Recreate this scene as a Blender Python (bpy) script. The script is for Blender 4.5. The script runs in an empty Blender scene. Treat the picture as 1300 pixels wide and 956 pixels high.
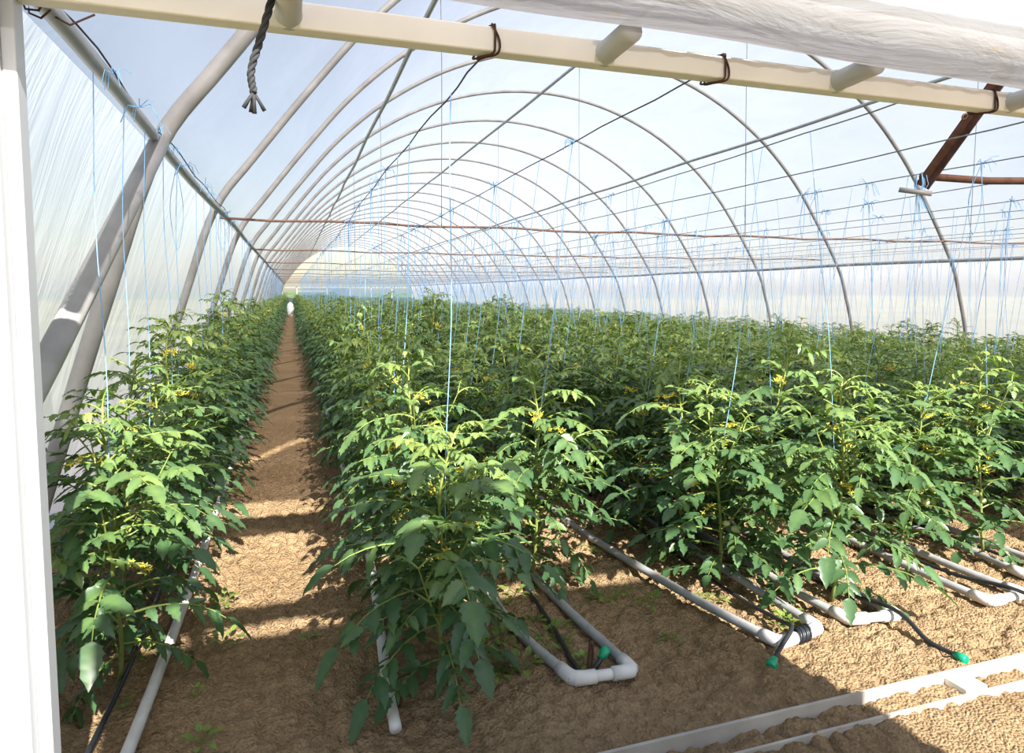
import bpy, math, random
import numpy as np
from mathutils import Vector, Matrix

random.seed(7)
rng = np.random.default_rng(7)
PI = math.pi
H = 1.4                      # eye height; most distances were measured in eye heights
scene = bpy.context.scene
COL = scene.collection

# ------------------------------------------------------------------ helpers
class G:
    """collects verts / faces / material index / tint and becomes ONE mesh"""
    def __init__(self):
        self.v = []; self.f = []; self.m = []; self.t = []; self.n = 0
    def add(self, verts, faces, mat=0, tint=0.5):
        b = self.n
        self.v.extend([tuple(p) for p in verts])
        if np.isscalar(tint): self.t.extend([tint] * len(verts))
        else: self.t.extend(tint)
        self.n += len(verts)
        for f in faces:
            self.f.append([b + i for i in f]); self.m.append(mat)
    def arrays(self):
        V = np.array(self.v, dtype=np.float32).reshape(-1, 3)
        tot = np.array([len(f) for f in self.f], dtype=np.int32)
        L = np.array([i for f in self.f for i in f], dtype=np.int32)
        return V, L, tot, np.array(self.m, dtype=np.int32), np.array(self.t, dtype=np.float32)

def mesh_from(name, V, L, tot, M, T, mats, smooth=True):
    me = bpy.data.meshes.new(name)
    me.vertices.add(len(V)); me.vertices.foreach_set('co', np.ascontiguousarray(V, dtype=np.float32).ravel())
    me.loops.add(len(L)); me.loops.foreach_set('vertex_index', L.astype(np.int32))
    me.polygons.add(len(tot))
    st = np.zeros(len(tot), dtype=np.int32); st[1:] = np.cumsum(tot)[:-1]
    me.polygons.foreach_set('loop_start', st)
    me.polygons.foreach_set('material_index', M.astype(np.int32))
    me.polygons.foreach_set('use_smooth', np.full(len(tot), smooth, dtype=bool))
    a = me.attributes.new('tint', 'FLOAT', 'POINT'); a.data.foreach_set('value', T.astype(np.float32))
    for m in mats: me.materials.append(m)
    me.update(calc_edges=True)
    return me

def build(name, g, mats, parent=None, smooth=True, loc=None):
    if not isinstance(mats, (list, tuple)): mats = [mats]
    V, L, tot, M, T = g.arrays()
    me = mesh_from(name, V, L, tot, M, T, mats, smooth)
    o = bpy.data.objects.new(name, me); COL.objects.link(o)
    if parent is not None: o.parent = parent
    if loc is not None: o.location = loc
    return o

def tag(o, label=None, cat=None, group=None, kind=None):
    if label: o['label'] = label
    if cat: o['category'] = cat
    if group: o['group'] = group
    if kind: o['kind'] = kind
    return o

def empty(name, loc, label, cat, group=None, rz=0.0):
    o = bpy.data.objects.new(name, None); COL.objects.link(o)
    o.empty_display_size = 0.1
    o.location = loc; o.rotation_euler = (0, 0, rz)
    return tag(o, label, cat, group)

def frames(P):
    P = [Vector(p) for p in P]
    out = []; up = None
    for i, p in enumerate(P):
        d = (P[min(i + 1, len(P) - 1)] - P[max(i - 1, 0)])
        if d.length < 1e-9: d = Vector((0, 0, 1))
        d.normalize()
        if up is None:
            a = Vector((0, 0, 1)) if abs(d.z) < .9 else Vector((1, 0, 0))
            up = (a - d * a.dot(d)).normalized()
        else:
            up = up - d * up.dot(d)
            up = up.normalized() if up.length > 1e-6 else Vector((1, 0, 0))
        out.append((p, d, up, d.cross(up)))
    return out

def tube(g, P, r, n=8, mat=0, tint=0.5, caps=True, squash=1.0):
    k = len(P)
    R = [r] * k if np.isscalar(r) else list(r)
    vs = []
    for (p, d, u, s), rr in zip(frames(P), R):
        for j in range(n):
            a = 2 * PI * j / n
            vs.append(p + (u * math.cos(a) * squash + s * math.sin(a)) * rr)
    fs = []
    for i in range(k - 1):
        for j in range(n):
            a = i * n + j; b = i * n + (j + 1) % n
            fs.append((a, b, b + n, a + n))
    if caps:
        fs.append(tuple(range(n - 1, -1, -1))); fs.append(tuple((k - 1) * n + j for j in range(n)))
    if np.isscalar(tint): T = tint
    else: T = [t for t in tint for _ in range(n)]
    g.add(vs, fs, mat, T)

def box(g, x0, x1, y0, y1, z0, z1, mat=0, bev=0.0):
    if bev <= 0:
        vs = [(x, y, z) for x in (x0, x1) for y in (y0, y1) for z in (z0, z1)]
        g.add(vs, [(0, 1, 3, 2), (4, 6, 7, 5), (0, 4, 5, 1), (2, 3, 7, 6), (0, 2, 6, 4), (1, 5, 7, 3)], mat)
        return
    # box with rounded long edges along its longest axis
    d = (x1 - x0, y1 - y0, z1 - z0); ax = d.index(max(d))
    lo = (x0, y0, z0); hi = (x1, y1, z1)
    b, c = [(1, 2), (0, 2), (0, 1)][ax]
    ring = []
    for (sb, sc, a0) in ((1, 1, 0), (-1, 1, 90), (-1, -1, 180), (1, -1, 270)):
        cb = (hi[b] - bev) if sb > 0 else (lo[b] + bev)
        cc = (hi[c] - bev) if sc > 0 else (lo[c] + bev)
        for k in range(4):
            a = math.radians(a0 + 30 * k)
            ring.append((cb + bev * math.cos(a), cc + bev * math.sin(a)))
    n = len(ring); vs = []
    for e in (lo[ax], hi[ax]):
        for (pb, pc) in ring:
            p = [0, 0, 0]; p[ax] = e; p[b] = pb; p[c] = pc
            vs.append(tuple(p))
    fs = [(j, (j + 1) % n, n + (j + 1) % n, n + j) for j in range(n)]
    fs += [tuple(range(n - 1, -1, -1)), tuple(range(n, 2 * n))]
    g.add(vs, fs, mat)

def catmull(P, k=8):
    P = [np.array(p, float) for p in P]
    P = [2 * P[0] - P[1]] + P + [2 * P[-1] - P[-2]]
    out = []
    for i in range(1, len(P) - 2):
        for j in range(k):
            t = j / k
            a, b, c, d = P[i - 1], P[i], P[i + 1], P[i + 2]
            out.append(.5 * ((2 * b) + (-a + c) * t + (2 * a - 5 * b + 4 * c - d) * t * t + (-a + 3 * b - 3 * c + d) * t ** 3))
    out.append(P[-2])
    return out

# ------------------------------------------------------------------ camera
F_PX = 850.0
YAW = math.atan(279 / F_PX)
PITCH = math.atan(63.5 / F_PX)
cam_data = bpy.data.cameras.new('camera'); cam = bpy.data.objects.new('camera', cam_data); COL.objects.link(cam)
cam.location = (0, 0, H)
cam.rotation_euler = (PI / 2 - PITCH, 0, -YAW)
cam_data.sensor_fit = 'HORIZONTAL'; cam_data.sensor_width = 36.0
cam_data.lens = F_PX / 1300 * 36
cam_data.shift_y = -44.5 / 1300
cam_data.clip_start = 0.02; cam_data.clip_end = 500
scene.camera = cam
SY, CY = math.sin(YAW), math.cos(YAW); SP, CP = math.sin(PITCH), math.cos(PITCH)
def project(p):
    x, y, z = p[0], p[1], p[2] - H
    r = x * CY - y * SY; f = x * SY + y * CY
    dep = f * CP - z * SP; up = f * SP + z * CP
    if dep <= 0.01: return None
    return 650 + F_PX * r / dep, 433.5 - F_PX * up / dep, dep

# ------------------------------------------------------------------ materials
def new_mat(name):
    m = bpy.data.materials.new(name); m.use_nodes = True
    nt = m.node_tree; nt.nodes.clear()
    return m, nt, nt.nodes.new('ShaderNodeOutputMaterial')
def N(nt, t, **kw):
    n = nt.nodes.new(t)
    for k, v in kw.items():
        if k.startswith('_'): setattr(n, k[1:], v)
        else: n.inputs[k.replace('__', ' ')].default_value = v
    return n
def ramp(nt, stops):
    n = nt.nodes.new('ShaderNodeValToRGB')
    e = n.color_ramp.elements
    e[0].position, e[0].color = stops[0][0], (*stops[0][1], 1)
    e[1].position, e[1].color = stops[-1][0], (*stops[-1][1], 1)
    for p, c in stops[1:-1]:
        x = e.new(p); x.color = (*c, 1)
    return n
def coord(nt, scale=(1, 1, 1), rot=(0, 0, 0)):
    tc = nt.nodes.new('ShaderNodeTexCoord'); mp = nt.nodes.new('ShaderNodeMapping')
    mp.inputs['Scale'].default_value = scale; mp.inputs['Rotation'].default_value = rot
    nt.links.new(tc.outputs['Object'], mp.inputs['Vector'])
    return mp

def simple(name, col, rough=.5, spec=.4, metal=0.0, var=0.12, scale=9.0, bump=0.0, spots=None, spot_at=.66):
    m, nt, out = new_mat(name); L = nt.links
    mp = coord(nt)
    no = N(nt, 'ShaderNodeTexNoise', Scale=scale, Detail=5.0)
    L.new(mp.outputs[0], no.inputs['Vector'])
    lo = tuple(max(0, c * (1 - var)) for c in col); hi = tuple(min(1, c * (1 + var)) for c in col)
    r = ramp(nt, [(.3, lo), (.7, hi)]); L.new(no.outputs['Fac'], r.inputs[0])
    b = N(nt, 'ShaderNodeBsdfPrincipled', Roughness=rough, Metallic=metal)
    b.inputs['Specular IOR Level'].default_value = spec
    src = r.outputs[0]
    if spots:
        n2 = N(nt, 'ShaderNodeTexNoise', Scale=scale * 2.3, Detail=6.0, Roughness=.65); L.new(mp.outputs[0], n2.inputs['Vector'])
        r2 = ramp(nt, [(spot_at, (0, 0, 0)), (spot_at + .07, (1, 1, 1))]); L.new(n2.outputs['Fac'], r2.inputs[0])
        mx = nt.nodes.new('ShaderNodeMix'); mx.data_type = 'RGBA'
        L.new(r2.outputs[0], mx.inputs[0]); L.new(src, mx.inputs[6]); mx.inputs[7].default_value = (*spots, 1)
        src = mx.outputs[2]
    L.new(src, b.inputs['Base Color'])
    if bump:
        bp = N(nt, 'ShaderNodeBump', Strength=bump, Distance=.01); L.new(no.outputs['Fac'], bp.inputs['Height']); L.new(bp.outputs[0], b.inputs['Normal'])
    L.new(b.outputs[0], out.inputs[0])
    return m

def film_mat(name, col, clear, translucent, wrinkle=.35, scale=(1, .35, .35), dirt=None):
    """greenhouse polythene: part clear, part milky"""
    m, nt, out = new_mat(name); L = nt.links
    mp = coord(nt, scale)
    no = N(nt, 'ShaderNodeTexNoise', Scale=2.2, Detail=6.0, Roughness=.6, Distortion=.6); L.new(mp.outputs[0], no.inputs['Vector'])
    lo = tuple(c * .90 for c in col)
    r = ramp(nt, [(.3, lo), (.7, col)]); L.new(no.outputs['Fac'], r.inputs[0])
    src = r.outputs[0]
    if dirt:
        n2 = N(nt, 'ShaderNodeTexNoise', Scale=6.0, Detail=8.0, Roughness=.7); L.new(mp.outputs[0], n2.inputs['Vector'])
        r2 = ramp(nt, [(.62, (0, 0, 0)), (.75, (.8, .8, .8))]); L.new(n2.outputs['Fac'], r2.inputs[0])
        mx = nt.nodes.new('ShaderNodeMix'); mx.data_type = 'RGBA'
        L.new(r2.outputs[0], mx.inputs[0]); L.new(src, mx.inputs[6]); mx.inputs[7].default_value = (*dirt, 1)
        src = mx.outputs[2]
    bp = N(nt, 'ShaderNodeBump', Strength=wrinkle, Distance=.03); L.new(no.outputs['Fac'], bp.inputs['Height'])
    tl = nt.nodes.new('ShaderNodeBsdfTranslucent'); L.new(src, tl.inputs['Color']); L.new(bp.outputs[0], tl.inputs['Normal'])
    df = nt.nodes.new('ShaderNodeBsdfPrincipled'); L.new(src, df.inputs['Base Color']); L.new(bp.outputs[0], df.inputs['Normal'])
    df.inputs['Roughness'].default_value = .3
    m1 = N(nt, 'ShaderNodeMixShader', Fac=translucent); L.new(df.outputs[0], m1.inputs[1]); L.new(tl.outputs[0], m1.inputs[2])
    tr = nt.nodes.new('ShaderNodeBsdfTransparent'); tr.inputs[0].default_value = (.98, .94, .955, 1)
    m2 = N(nt, 'ShaderNodeMixShader', Fac=clear); L.new(m1.outputs[0], m2.inputs[1]); L.new(tr.outputs[0], m2.inputs[2])
    L.new(m2.outputs[0], out.inputs[0])
    return m

def leaf_mat(name, stops, rough=.5, trans=.22):
    m, nt, out = new_mat(name); L = nt.links
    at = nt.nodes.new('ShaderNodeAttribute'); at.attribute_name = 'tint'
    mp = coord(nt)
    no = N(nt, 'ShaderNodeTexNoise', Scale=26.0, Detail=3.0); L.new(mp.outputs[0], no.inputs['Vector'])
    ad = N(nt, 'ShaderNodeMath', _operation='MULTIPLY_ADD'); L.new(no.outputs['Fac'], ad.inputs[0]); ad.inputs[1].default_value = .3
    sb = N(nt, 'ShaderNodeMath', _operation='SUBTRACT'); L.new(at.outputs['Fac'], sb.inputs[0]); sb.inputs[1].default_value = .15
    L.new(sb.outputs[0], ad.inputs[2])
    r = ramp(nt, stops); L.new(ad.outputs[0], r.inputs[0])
    b = N(nt, 'ShaderNodeBsdfPrincipled', Roughness=rough); b.inputs['Specular IOR Level'].default_value = .5
    L.new(r.outputs[0], b.inputs['Base Color'])
    tl = nt.nodes.new('ShaderNodeBsdfTranslucent')
    mx = nt.nodes.new('ShaderNodeMix'); mx.data_type = 'RGBA'; mx.blend_type = 'MULTIPLY'; mx.inputs[0].default_value = 1
    L.new(r.outputs[0], mx.inputs[6]); mx.inputs[7].default_value = (1.5, 1.7, .55, 1); L.new(mx.outputs[2], tl.inputs[0])
    ms = N(nt, 'ShaderNodeMixShader', Fac=trans); L.new(b.outputs[0], ms.inputs[1]); L.new(tl.outputs[0], ms.inputs[2])
    L.new(ms.outputs[0], out.inputs[0])
    return m

def soil_mat():
    m, nt, out = new_mat('soil'); L = nt.links
    mp = coord(nt)
    n1 = N(nt, 'ShaderNodeTexNoise', Scale=1.6, Detail=6.0, Roughness=.6); L.new(mp.outputs[0], n1.inputs['Vector'])
    n2 = N(nt, 'ShaderNodeTexNoise', Scale=60.0, Detail=8.0, Roughness=.7); L.new(mp.outputs[0], n2.inputs['Vector'])
    vo = N(nt, 'ShaderNodeTexVoronoi', Scale=95.0); L.new(mp.outputs[0], vo.inputs['Vector'])
    mx0 = N(nt, 'ShaderNodeMath', _operation='MULTIPLY_ADD'); L.new(n2.outputs['Fac'], mx0.inputs[0]); mx0.inputs[1].default_value = .6
    md = N(nt, 'ShaderNodeMath', _operation='MULTIPLY'); L.new(n1.outputs['Fac'], md.inputs[0]); md.inputs[1].default_value = .4
    L.new(md.outputs[0], mx0.inputs[2])
    r = ramp(nt, [(.30, (.20, .13, .067)), (.5, (.335, .225, .122)), (.70, (.47, .335, .20))])
    L.new(mx0.outputs[0], r.inputs[0])
    b = N(nt, 'ShaderNodeBsdfPrincipled', Roughness=.95); b.inputs['Specular IOR Level'].default_value = .1
    L.new(r.outputs[0], b.inputs['Base Color'])
    hs = N(nt, 'ShaderNodeMath', _operation='SUBTRACT'); L.new(n2.outputs['Fac'], hs.inputs[0]); L.new(vo.outputs['Distance'], hs.inputs[1])
    bp = N(nt, 'ShaderNodeBump', Strength=.9, Distance=.018); L.new(hs.outputs[0], bp.inputs['Height']); L.new(bp.outputs[0], b.inputs['Normal'])
    L.new(b.outputs[0], out.inputs[0])
    return m

M = {}
M['soil'] = soil_mat()
M['hoop'] = simple('painted_pipe', (.32, .31, .295), .45, .4, 0, .2, 5, spots=(.30, .20, .12), spot_at=.70)
M['purlin'] = simple('galvanised_pipe', (.42, .42, .42), .4, .5, .3, .18, 6, spots=(.28, .2, .13), spot_at=.69)
M['rust'] = simple('rusty_iron', (.085, .04, .028), .75, .3, .2, .4, 18, .3)
M['rust_light'] = simple('rusty_tube', (.25, .15, .105), .7, .3, .2, .35, 12, .2)
M['rust_mid'] = simple('brown_rusty_tube', (.14, .07, .045), .7, .3, .2, .35, 12, .2)
M['wire'] = simple('dark_wire', (.07, .06, .055), .6, .4, .4, .3, 20)
M['thin_wire'] = simple('grey_wire', (.22, .22, .23), .6, .4, .3, .2, 20)
M['cream'] = simple('cream_paint', (.86, .83, .76), .42, .45, 0, .07, 4, spots=(.40, .24, .10), spot_at=.70)
M['sill_paint'] = simple('sill_paint', (.40, .365, .32), .6, .3, 0, .2, 6, spots=(.33, .25, .16), spot_at=.6)
M['white_paint'] = simple('white_paint', (.50, .51, .52), .4, .45, 0, .04, 4, spots=(.5, .34, .15), spot_at=.735)
M['pvc'] = simple('grey_pipe_plastic', (.31, .31, .31), .5, .4, 0, .2, 14, spots=(.28, .2, .13), spot_at=.62)
M['pvc_white'] = simple('white_pipe_plastic', (.58, .56, .53), .45, .4, 0, .12, 12, spots=(.4, .3, .2), spot_at=.66)
M['hose'] = simple('black_hose', (.016, .018, .022), .38, .5, 0, .3, 15)
M['green_cap'] = simple('green_plastic', (.0, .27, .13), .4, .5, 0, .1, 10)
M['twine'] = simple('blue_twine', (.26, .52, .84), .7, .2, 0, .15, 30)
M['pink_twine'] = simple('pink_twine', (.66, .45, .55), .7, .2, 0, .15, 30)
M['rope'] = simple('dark_rope', (.045, .047, .05), .85, .2, 0, .3, 40)
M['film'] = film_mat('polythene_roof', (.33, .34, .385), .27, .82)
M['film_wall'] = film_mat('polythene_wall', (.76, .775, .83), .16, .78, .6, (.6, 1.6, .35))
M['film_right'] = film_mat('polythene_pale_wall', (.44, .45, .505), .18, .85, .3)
M['film_roll'] = film_mat('rolled_polythene', (.52, .52, .53), .26, .66, 1.0, (.8, 3, 3), (.60, .40, .14))
M['film_gable'] = film_mat('end_polythene', (.75, .77, .80), .72, .9)
M['film_end'] = film_mat('clear_polythene', (.62, .68, .74), .35, .85)
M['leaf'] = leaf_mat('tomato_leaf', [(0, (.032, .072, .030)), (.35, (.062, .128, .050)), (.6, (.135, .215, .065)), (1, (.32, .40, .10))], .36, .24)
M['stem'] = leaf_mat('tomato_stem', [(0, (.08, .12, .03)), (.5, (.20, .26, .055)), (1, (.36, .42, .10))], .5, .1)
M['petal'] = simple('yellow_petal', (.86, .68, .07), .5, .3, 0, .1, 60)
M['fruit'] = simple('green_tomato', (.42, .48, .20), .25, .5, 0, .1, 12)
M['weed'] = leaf_mat('weed_leaf', [(0, (.10, .17, .03)), (1, (.22, .30, .06))], .5, .25)
M['grass'] = simple('dry_field', (.27, .25, .08), .9, .1, 0, .35, .12)
M['tree_green'] = simple('distant_green', (.10, .15, .06), .9, .1, 0, .4, .6)
M['blocker_pale'] = simple('blocker_pale', (.74, .72, .68), .9, .1, 0, .15, 3)
M['sack'] = simple('white_plastic', (.82, .82, .82), .5, .3, 0, .05, 5)
M['wood'] = simple('pale_board', (.80, .75, .64), .6, .3, 0, .12, 5, spots=(.4, .28, .14), spot_at=.66)
M['black'] = simple('black_strip', (.02, .02, .02), .7, .2)

# ------------------------------------------------------------------ ground level (falls a little towards the wall far across)
def gz(x):
    d = max(0.0, x - 1.5 * H)
    return -.034 * d
def gzn(X): return -.034 * np.maximum(0, X - 1.5 * H)

# ------------------------------------------------------------------ tunnel shape
def profile():
    """cross-section of the tunnel in eye heights, from the foot by the path to the foot across: (x, z above the eye)"""
    pts = [(-.96, -1.08), (-.875, -.76), (-.63, .03), (-.455, .53), (-.22, .86)]
    xc, zc, R = 3.93, -1.41, 4.67
    for x in (.2, .6, 1.12, 1.8, 2.5, 3.2, 3.93, 4.66, 5.36, 6.06, 6.73, 7.25, 7.7):
        pts.append((x, zc + math.sqrt(R * R - (x - xc) ** 2)))
    pts += [(8.32, .415), (8.52, -.1), (8.66, -.6), (8.78, -1.36)]
    return catmull(pts, 5)
PROF = profile()                                   # list of np arrays (x, z')
def prof_xyz(y, off=0.0):
    out = []
    n = len(PROF)
    for i, p in enumerate(PROF):
        a = PROF[max(i - 1, 0)]; b = PROF[min(i + 1, n - 1)]
        t = b - a; t = t / np.linalg.norm(t)
        nrm = np.array((t[1], -t[0]))               # towards the inside
        q = p * H + nrm * off
        out.append((q[0], y, q[1] + H))
    return out
def prof_at_z(zp, right=True):
    best = None
    for i in range(len(PROF) - 1):
        a, b = PROF[i], PROF[i + 1]
        if (a[1] - zp) * (b[1] - zp) <= 0 and abs(a[1] - b[1]) > 1e-9:
            x = a[0] + (b[0] - a[0]) * (zp - a[1]) / (b[1] - a[1])
            if right: best = x
            elif best is None: best = x
    return best
Y_DOOR = 1.27 * H
Y_END = 49.6 * H
HOOPS = [(2.78 + 1.95 * i) * H for i in range(24)]

# film: cut in the ring of cross-section points into wall / roof / wall
i_left = min(range(len(PROF)), key=lambda i: abs(PROF[i][1] - .53) + (100 if PROF[i][0] > 2 else 0))
i_right = min(range(len(PROF)), key=lambda i: abs(PROF[i][1] - .415) + (100 if PROF[i][0] < 6 else 0))
film_y = [1.2 * H]
ys = [1.2 * H] + HOOPS + [Y_END]
for a, b in zip(ys[:-1], ys[1:]):
    for k in range(1, 5): film_y.append(a + (b - a) * k / 4)
def film_piece(name, i0, i1, mat):
    g = G(); rows = []
    for q, y in enumerate(film_y):
        # film lies on the hoops and sags slightly between them
        j = min(abs(y - h) for h in HOOPS + [1.2 * H, Y_END])
        sag = .018 * min(1, j / (.95 * H))
        ring = prof_xyz(y, -.052 + sag)[i0:i1 + 1]
        rows.append(ring)
    w = len(rows[0])
    vs = [p for r in rows for p in r]
    fs = [(a * w + b, a * w + b + 1, (a + 1) * w + b + 1, (a + 1) * w + b) for a in range(len(rows) - 1) for b in range(w - 1)]
    g.add(vs, fs)
    return tag(build(name, g, mat), kind='structure')
film_piece('wall_left', 0, i_left, M['film_wall'])
film_piece('ceiling', i_left, i_right, M['film'])
film_piece('wall_right', i_right, len(PROF) - 1, M['film_right'])

# ---- soil floor with clods
def value_noise(X, Y, cell, seed):
    r = np.random.default_rng(seed)
    T = r.random((257, 257))
    u = X / cell; v = Y / cell
    iu = np.floor(u).astype(int); iv = np.floor(v).astype(int)
    fu = u - iu; fv = v - iv
    fu = fu * fu * (3 - 2 * fu); fv = fv * fv * (3 - 2 * fv)
    a = T[iu % 256, iv % 256]; b = T[(iu + 1) % 256, iv % 256]; c = T[iu % 256, (iv + 1) % 256]; d = T[(iu + 1) % 256, (iv + 1) % 256]
    return (a * (1 - fu) + b * fu) * (1 - fv) + (c * (1 - fu) + d * fu) * fv
def lumps(X, Y, cell, seed):
    """rounded clods: height falling off from jittered centres, each clod with its own size"""
    r = np.random.default_rng(seed); T = r.random((128, 128, 3))
    iu = np.floor(X / cell).astype(int); iv = np.floor(Y / cell).astype(int)
    best = np.zeros_like(X)
    for du in (-1, 0, 1):
        for dv in (-1, 0, 1):
            t = T[(iu + du) % 128, (iv + dv) % 128]
            cx = (iu + du + .15 + .7 * t[..., 0]) * cell; cy = (iv + dv + .15 + .7 * t[..., 1]) * cell
            rad = cell * (.35 + .5 * t[..., 2])
            d2 = ((X - cx) ** 2 + (Y - cy) ** 2) / rad ** 2
            best = np.maximum(best, np.sqrt(np.maximum(0, 1 - d2)) * rad * .75)
    return best
def clods(X, Y):
    n2 = value_noise(X, Y, .5, 4)
    return lumps(X, Y, .058, 11) * (.35 + .8 * n2) + lumps(X, Y, .031, 12) * .8 + .05 * (value_noise(X, Y, .9, 5) - .5) - .018
xs = np.concatenate([np.arange(-2.4, -1.15, .12), np.arange(-1.15, 3.7, .0105), np.arange(3.7, 4.6, .03), np.arange(4.6, 13.2, .2)])
yv = np.concatenate([np.arange(-6, .6, .4), np.arange(.6, 1.6, .05), np.arange(1.6, 4.6, .0105), np.arange(4.6, 6.5, .02), np.arange(6.5, 9, .06), np.arange(9, 18, .25), np.arange(18, Y_END + .2, 1.0)])
XX, YY = np.meshgrid(xs, yv, indexing='ij')
fade = np.clip((10.5 - YY) / 5.0, .0, 1)
ZZ = gzn(XX) + clods(XX, YY) * np.where(YY > 1.2, fade, .4) - .004
nx, ny = XX.shape
idx = np.arange(nx * ny).reshape(nx, ny)
quads = np.stack([idx[:-1, :-1], idx[1:, :-1], idx[1:, 1:], idx[:-1, 1:]], axis=-1).reshape(-1, 4)
me = mesh_from('floor', np.stack([XX, YY, ZZ], -1).reshape(-1, 3), quads.ravel(), np.full(len(quads), 4), np.zeros(len(quads)), np.zeros(nx * ny), [M['soil']])
floor = bpy.data.objects.new('floor', me); COL.objects.link(floor); tag(floor, kind='structure')

g = G(); S = 260
g.add([(-S, -S, -.55), (S, -S, -.55), (S, S, -.55), (-S, S, -.55)], [(0, 1, 2, 3)])
tag(build('terrain', g, M['grass']), kind='structure')
g = G()     # low green hills beyond the tunnel
n = 60
vs = []
for i in range(n + 1):
    a = math.radians(50 + 80 * i / n); R = 190
    hgt = .6 + .5 * math.sin(i * .9) + .3 * math.sin(i * 2.3 + 1)
    for (dr, z) in ((-14, -.6), (0, hgt), (14, -.6)):
        vs.append(((R + dr) * math.cos(a), (R + dr) * math.sin(a), z))
fs = []
for i in range(n):
    for k in range(2):
        a = i * 3 + k; fs.append((a, a + 3, a + 4, a + 1))
g.add(vs, fs); tag(build('hills', g, M['tree_green']), kind='structure')

# ---- end wall with film and openings
def gable(name, y, zlow, mat, holes=None):
    """film filling the tunnel's cross-section above zlow (eye heights)"""
    g = G()
    pts = [p for p in PROF if p[1] >= zlow]
    xl = prof_at_z(zlow, False); xr = prof_at_z(zlow, True)
    ring = [np.array((xl, zlow))] + pts + [np.array((xr, zlow))]
    vs = []
    for p in ring: vs.append((p[0] * H, y, p[1] * H + H))
    n0 = len(vs)
    for p in ring: vs.append((p[0] * H, y, zlow * H + H))
    g.add(vs, [(i, i + 1, n0 + i + 1, n0 + i) for i in range(n0 - 1)])
    return tag(build(name, g, mat), kind='structure')
gable('wall_back', Y_END, .28, M['film_gable'])
xl, xr = -.9 * H, 8.8 * H
g = G()
box(g, xl, xr, Y_END - .03, Y_END + .03, -.5, H * .56)
tag(build('trim_1', g, M['film_right'], smooth=False), kind='structure')          # white film apron under the openings
g = G()
box(g, xl, xr, Y_END - .05, Y_END + .05, H * 1.26, H * 1.30)
tag(build('trim_2', g, M['cream'], smooth=False), kind='structure')
opens = [(-.6, .35, False), (.75, 2.4, True), (2.4, 4.0, True), (4.0, 8.5, False)]
g = G()
for x in (-.62, .35, 2.4, 4.0, 5.5, 7.0, 8.5):
    box(g, x * H - .04, x * H + .04, Y_END - .05, Y_END + .05, H * .5, H * 1.30)
box(g, .4 * H, 2.4 * H, Y_END - .03, Y_END + .03, H * 1.0, H * 1.03)
tag(build('window_1', g, M['cream'], smooth=False), kind='structure')
g = G()
for (a, b, f) in opens:
    if f: g.add([(a * H, Y_END, .55 * H), (b * H, Y_END, .55 * H), (b * H, Y_END, 1.28 * H), (a * H, Y_END, 1.28 * H)], [(0, 1, 2, 3)])
tag(build('window_2', g, M['film_end']), kind='structure')

# ---- front gable: film above the rolled door curtain and beside the doorway
gable('wall_front', 1.16 * H, .78, M['film'])
g = G()
box(g, -.92 * H, -.555 * H, 1.25 * H, 1.26 * H, -.05, 1.78 * H)
box(g, 3.1 * H, 8.7 * H, 1.25 * H, 1.26 * H, -.5, 1.78 * H)
tag(build('trim_3', g, M['film'], smooth=False), kind='structure')
g = G()   # doorway's far jamb
box(g, 3.02 * H, 3.1 * H, Y_DOOR - .04, Y_DOOR + .05, -.15, 1.51 * H, bev=.006)
tag(build('door_2', g, M['white_paint'], smooth=False), kind='structure')

# ---- doorway post beside the first row (with a bead and a seam)
g = G()
box(g, -.53 * H, -.416 * H, 1.22 * H, 1.29 * H, -.04, 1.51 * H, bev=.006)
box(g, -.416 * H, -.396 * H, 1.25 * H, 1.29 * H, -.04, 1.51 * H, bev=.004)
tube(g, [(-.455 * H, 1.219 * H, -.02), (-.455 * H, 1.219 * H, 1.5 * H)], .011, 10)
tube(g, [(-.492 * H, 1.219 * H, -.02), (-.492 * H, 1.219 * H, 1.5 * H)], .009, 10)
tag(build('door_1', g, M['white_paint'], smooth=False), kind='structure')

# ------------------------------------------------------------------ hoops
ORD = ['first', 'second', 'third', 'fourth', 'fifth', 'sixth', 'seventh', 'eighth', 'ninth', 'tenth', 'eleventh', 'twelfth']
for i, y in enumerate(HOOPS + [Y_END - .1]):
    g = G()
    r = .045 if i == 0 else .034
    tube(g, prof_xyz(y, 0.0), r, 10)
    if i < 10: lab, grp = f'pale bent pipe hoop of the tunnel, {ORD[i]} one from the doorway', None
    elif i == len(HOOPS): lab, grp = 'pale bent pipe hoop standing against the far end wall', None
    else: lab, grp = 'pale thin pipe hoop far down the tunnel', 'hoops far down the tunnel'
    tag(build('tunnel_hoop', g, M['hoop']), lab, 'hoop', grp or 'hoops of the tunnel')

# diagonal strut from the first hoop down to the doorway jamb
g = G()
A = Vector((-.435 * H, HOOPS[0] - .08 * H, 1.53 * H)); B = Vector((-.58 * H, 1.92 * H, .82 * H)); Cc = Vector((-.665 * H, 1.42 * H, .41 * H))
tube(g, [A, A.lerp(B, .5), B, Cc], .046, 12)
tag(build('diagonal_strut', g, M['hoop']), 'thick grey painted pipe slanting from the first hoop down to the doorway post', 'pipe')

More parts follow.
